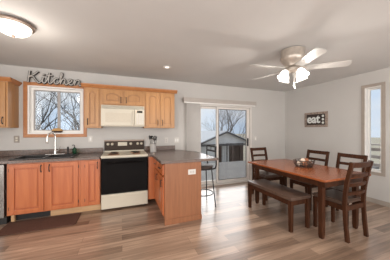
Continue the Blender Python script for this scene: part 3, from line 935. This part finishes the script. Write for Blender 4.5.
# ------------------------------------------------------------------ ceiling fan
fx, fy = 2.17, 1.92
fn = thing('ceiling_fan', 'white five blade ceiling fan with a cluster of lit glass shades over the table', 'fan', (fx, fy, H))
MB().lathe([(0.10, -0.001), (0.15, -0.012), (0.15, -0.09), (0.155, -0.10), (0.155, -0.13), (0.13, -0.17), (0.10, -0.20), (0.095, -0.225), (0.06, -0.235)], n=36).build('motor_housing', 'fan_metal', fn, True)
for k in range(5):
    a = R(102+72*k)
    rz = Matrix.Rotation(a, 4, 'Z')
    m = MB()
    N = 10
    up = [(0.17+0.45*i/N, (0.052+0.016*i/N)) for i in range(N+1)]
    out = up+[(0.64, 0.05), (0.65, 0.0), (0.64, -0.05)]+[(x, -y) for x, y in up[::-1]]
    pit = R(-13)
    A, B = [], []
    for x, y in out:
        A.append(m.bm.verts.new((x, y*math.cos(pit), -0.265+y*math.sin(pit))))
        B.append(m.bm.verts.new((x, y*math.cos(pit), -0.259+y*math.sin(pit))))
    m.bm.faces.new(A[::-1]); m.bm.faces.new(B)
    n_ = len(out)
    for q in range(n_):
        m.bm.faces.new((A[q], A[(q+1) % n_], B[(q+1) % n_], B[q]))
    o = m.build('blade', 'fan_blade_white', fn)
    o.rotation_euler = (0, 0, a)
    ir = MB().bar((0.08, 0, -0.238), (0.16, 0, -0.255), 0.035, 0.008, 0.05, 0.008, up=(0, 0, 1)).bar((0.16, 0, -0.2555), (0.26, 0, -0.2555), 0.06, 0.004, 0.03, 0.004, up=(0, 0, 1)).build('blade_iron', 'fan_metal', o)
MB().lathe([(0.055, -0.236), (0.075, -0.25), (0.075, -0.285), (0.05, -0.305), (0.02, -0.31)], n=24).build('light_kit', 'fan_metal', fn, True)
for k in range(4):
    a = R(86+90*k)
    d = Vector((math.cos(a), math.sin(a), 0))
    p0 = d*0.06+Vector((0, 0, -0.285))
    p1 = d*0.115+Vector((0, 0, -0.292))
    ar = MB().tube([p0, p1], 0.016, 8).build('arm', 'fan_metal', fn)
    axis = (d*0.42+Vector((0, 0, -0.9))).normalized()
    M3 = axis.to_track_quat('Z', 'Y').to_matrix()
    sh = MB().lathe([(0.022, 0), (0.034, 0.012), (0.052, 0.04), (0.058, 0.07), (0.064, 0.095), (0.074, 0.115), (0.070, 0.115), (0.060, 0.095), (0.053, 0.07), (0.046, 0.04), (0.02, 0.014)], tuple(p1), 20, M3).build('glass_shade', 'bulb_glass', fn, True)
    bp = p1+axis*0.14
    light('fan_bulb', 'POINT', (fx+bp.x, fy+bp.y, H+bp.z), 6.5, (1.0, 0.95, 0.88), 0.035)
for dx, dy, z in ((0.012, -0.02, -0.50), (0.02, 0.0, -0.46)):
    pc_ = MB().tube([(dx, dy, -0.31), (dx, dy, z)], 0.0018, 5).build('pull_chain', 'nickel', fn)
    MB().lathe([(0.004, z-0.03), (0.011, z-0.022), (0.009, z-0.006), (0.003, z)], (dx, dy, 0), 12).build('fob', 'white_paint', pc_, True)

# ------------------------------------------------------------------ dining set
TX0, TX1, TY0, TY1, TH = 2.20, 3.11, 1.505, 2.95, 0.76
tcx, tcy = (TX0+TX1)/2, (TY0+TY1)/2
a_, b_ = (TX1-TX0)/2, (TY1-TY0)/2
tb = thing('dining_table', 'long dark wooden dining table with a glossy red brown top', 'table', (tcx, tcy, 0))
MB().box(-a_, a_, -b_, b_, TH-0.028, TH, 0.006).build('table_top', 'table_top_wood', tb)
ap = MB()
ap.box(-a_+0.075, a_-0.075, -b_+0.05, -b_+0.075, TH-0.11, TH-0.029).box(-a_+0.075, a_-0.075, b_-0.075, b_-0.05, TH-0.11, TH-0.029)
ap.box(-a_+0.075, -a_+0.10, -b_+0.075, b_-0.075, TH-0.11, TH-0.029).box(a_-0.10, a_-0.075, -b_+0.075, b_-0.075, TH-0.11, TH-0.029)
ap.build('apron', 'dark_wood', tb)
for sx in (-1, 1):
    for sy in (-1, 1):
        x, y = sx*(a_-0.12), sy*(b_-0.12)
        MB().bar((x, y, 0.05), (x, y, TH-0.029), 0.052, 0.052, 0.058, 0.058).bar((x, y, 0), (x, y, 0.05), 0.040, 0.040, 0.052, 0.052).build('leg', 'dark_wood', tb)

def make_chair():
    """chair facing +y (the sitter looks to +y); back legs at y=-0.2"""
    t = thing('dining_chair', '-', 'chair', (0, 0, 0), 0, 'ladder back dining chairs')
    w_ = 0.205
    for sx in (-1, 1):
        x = sx*(w_-0.02)
        MB().sweep(smoothpts([(x, -0.215, 0), (x, -0.195, 0.22), (x, -0.185, 0.46), (x, -0.205, 0.68), (x, -0.265, 0.965)], 4), 0.033, 0.040, (1, 0, 0)).build('back_leg', 'dark_wood', t)
        MB().bar((x, 0.19, 0), (x, 0.19, 0.425), 0.036, 0.036, 0.042, 0.042).build('front_leg', 'dark_wood', t)
    for z, y, hgt in ((0.93, -0.259, 0.062), (0.80, -0.233, 0.045), (0.685, -0.211, 0.045), (0.575, -0.1995, 0.04)):
        m = MB()
        pts = [(-w_+0.035, y, z), (-w_/2, y-0.014, z), (0, y-0.02, z), (w_/2, y-0.014, z), (w_-0.035, y, z)]
        if hgt > 0.05:
            pts[0] = (-w_+0.001, y, z+0.004); pts[-1] = (w_-0.001, y, z+0.004)
        m.sweep(smoothpts(pts, 3), hgt, 0.02, (0, -0.2, 1))
        m.build('slat', 'dark_wood', t)
    MB().box(-w_+0.042, w_-0.042, 0.178, 0.202, 0.365, 0.425).box(-w_+0.042, w_-0.042, -0.20, -0.178, 0.365, 0.425)\
        .box(-w_+0.008, -w_+0.03, -0.165, 0.17, 0.365, 0.425).box(w_-0.03, w_-0.008, -0.165, 0.17, 0.365, 0.425).build('seat_frame', 'dark_wood', t)
    MB().prism([(-0.195, -0.165), (0.195, -0.165), (0.215, 0.215), (-0.215, 0.215)], 'z', 0.427, 0.475, 0.014).build('seat', 'brown_leather', t, True)
    return t
ch = make_chair()
# centre, facing (rz about z of +y facing)
spots = [
 ((2.705, 1.665), 0, 'ladder back dining chair at the near end of the table, its back to the viewer'),
 ((3.155, 1.905), R(90), 'ladder back dining chair on the far long side of the table nearest the tall window'),
 ((3.15, 2.46), R(90), 'ladder back dining chair on the far long side of the table directly behind the basket'),
 ((2.765, 3.075), R(180), 'ladder back dining chair at the far end of the table before the back wall'),
]
for i, ((x, y), rz, lb) in enumerate(spots):
    o = ch if i == 0 else copy_tree(ch)
    o.location = (x, y, 0)
    o.rotation_euler = (0, 0, rz)
    o['label'] = lb

bn = thing('dining_bench', 'long dark wooden bench with a brown leather seat beside the table', 'bench', (2.235, 2.30, 0))
ba, bb = 0.185, 0.46
MB().box(-ba, ba, -bb, bb, 0.412, 0.462, 0.018).build('seat', 'brown_leather', bn, True)
MB().box(-ba+0.03, -ba+0.05, -bb+0.05, bb-0.05, 0.34, 0.41).box(ba-0.05, ba-0.03, -bb+0.05, bb-0.05, 0.34, 0.41)\
    .box(-ba+0.05, ba-0.05, -bb+0.03, -bb+0.05, 0.34, 0.41).box(-ba+0.05, ba-0.05, bb-0.05, bb-0.03, 0.34, 0.41).build('apron', 'dark_wood', bn)
for sx in (-1, 1):
    for sy in (-1, 1):
        x, y = sx*(ba-0.032), sy*(bb-0.032)
        MB().bar((x, y, 0), (x, y, 0.411), 0.040, 0.040, 0.050, 0.050).build('leg', 'dark_wood', bn)

# basket with decorative balls
bx, by = 2.73, 2.20
bk = thing('wire_basket', 'oval dark woven basket of decorative balls on the dining table', 'basket', (bx, by, TH+0.001))
bk.scale = (1.2, 1.2, 1.2)
m = MB()
M_ = 30
def ring(z, r, rad):
    m.tube([(r*1.28*math.cos(2*PI*k/M_), r*math.sin(2*PI*k/M_), z) for k in range(M_)], rad, 6, True)
for z, r in ((0.005, 0.085), (0.03, 0.098), (0.055, 0.106), (0.085, 0.112)):
    ring(z, r, 0.0048)
for k in range(14):
    a = 2*PI*k/14
    m.tube([(r*1.28*math.cos(a), r*math.sin(a), z) for z, r in ((0.005, 0.085), (0.03, 0.098), (0.055, 0.106), (0.085, 0.112))], 0.0038, 5)
m.build('rim', 'dark_wicker', bk)
MB().lathe([(0.088, 0.0), (0.088, 0.006), (0.08, 0.008)], n=28, sx=1.28).build('base', 'dark_wicker', bk)
cols = ['ball_rust', 'ball_pale', 'ball_dark', 'ball_pale', 'ball_rust', 'ball_dark', 'ball_pale', 'ball_rust']
names = {'ball_rust': 'rust red', 'ball_pale': 'pale tan', 'ball_dark': 'dark brown'}
where = ['at the right end of the basket', 'at the back right of the basket', 'at the back left of the basket', 'at the left end of the basket',
         'at the front left of the basket', 'at the front right of the basket', 'on top at the left of the basket', 'on top at the right of the basket']
SC = 1.2
posn = [(0.082, -0.01, 0.041), (0.04, 0.05, 0.041), (-0.035, 0.055, 0.041), (-0.085, 0.01, 0.041), (-0.045, -0.05, 0.041), (0.028, -0.052, 0.041), (-0.025, 0.0, 0.082), (0.04, 0.0, 0.080)]
for cm, wh, (px, py, pz) in zip(cols, where, posn):
    o = MB().sphere((0, 0, 0), 0.032*SC, 3).build('decorative_ball', cm, None, True)
    o.location = (bx+px*SC, by+py*SC, TH+pz*SC)
    tag(o, names[cm]+' decorative ball '+wh, 'ball', 'decorative balls in the basket')

# ------------------------------------------------------------------ bar stool
st = thing('bar_stool', 'black metal bar stool with a dark padded seat behind the peninsula', 'stool', (1.36, 3.13, 0))
ft = {}
for sx in (-1, 1):
    for sy in (-1, 1):
        a, b_ = (sx*0.12, sy*0.12, 0.645), (sx*0.165, sy*0.185, 0.0)
        MB().tube([a, b_], 0.0105, 8).build('leg', 'black_iron', st)
MB().tube([(0.185*math.cos(2*PI*k/28), 0.19*math.sin(2*PI*k/28), 0.22) for k in range(28)], 0.009, 8, True).build('foot_ring', 'black_iron', st)
MB().lathe([(0.15, 0.646), (0.17, 0.651), (0.17, 0.666), (0.15, 0.668)], n=28).build('seat_pan', 'black_iron', st, True)
MB().lathe([(0.165, 0.669), (0.185, 0.681), (0.185, 0.706), (0.165, 0.721), (0.08, 0.728), (0.01, 0.729)], n=28).build('seat', 'stool_vinyl', st, True)
br_ = MB()
for sy in (-1, 1):
    br_.tube(smoothpts([(0.10, sy*0.13, 0.655), (0.168, sy*0.165, 0.68), (0.180, sy*0.18, 0.76), (0.165, sy*0.185, 0.9), (0.17, sy*0.19, 1.055)], 4), 0.013, 8)
for z, x in ((1.05, 0.17), (0.965, 0.166)):
    br_.sweep(smoothpts([(x, -0.195, z), (x+0.03, -0.1, z), (x+0.04, 0, z), (x+0.03, 0.1, z), (x, 0.195, z)], 3), 0.034, 0.014, (0, 0, 1))
for y in (-0.08, 0.08):
    br_.tube([(0.20, y, 0.965), (0.204, y, 1.05)], 0.006, 6)
br_.build('backrest', 'black_iron', st)
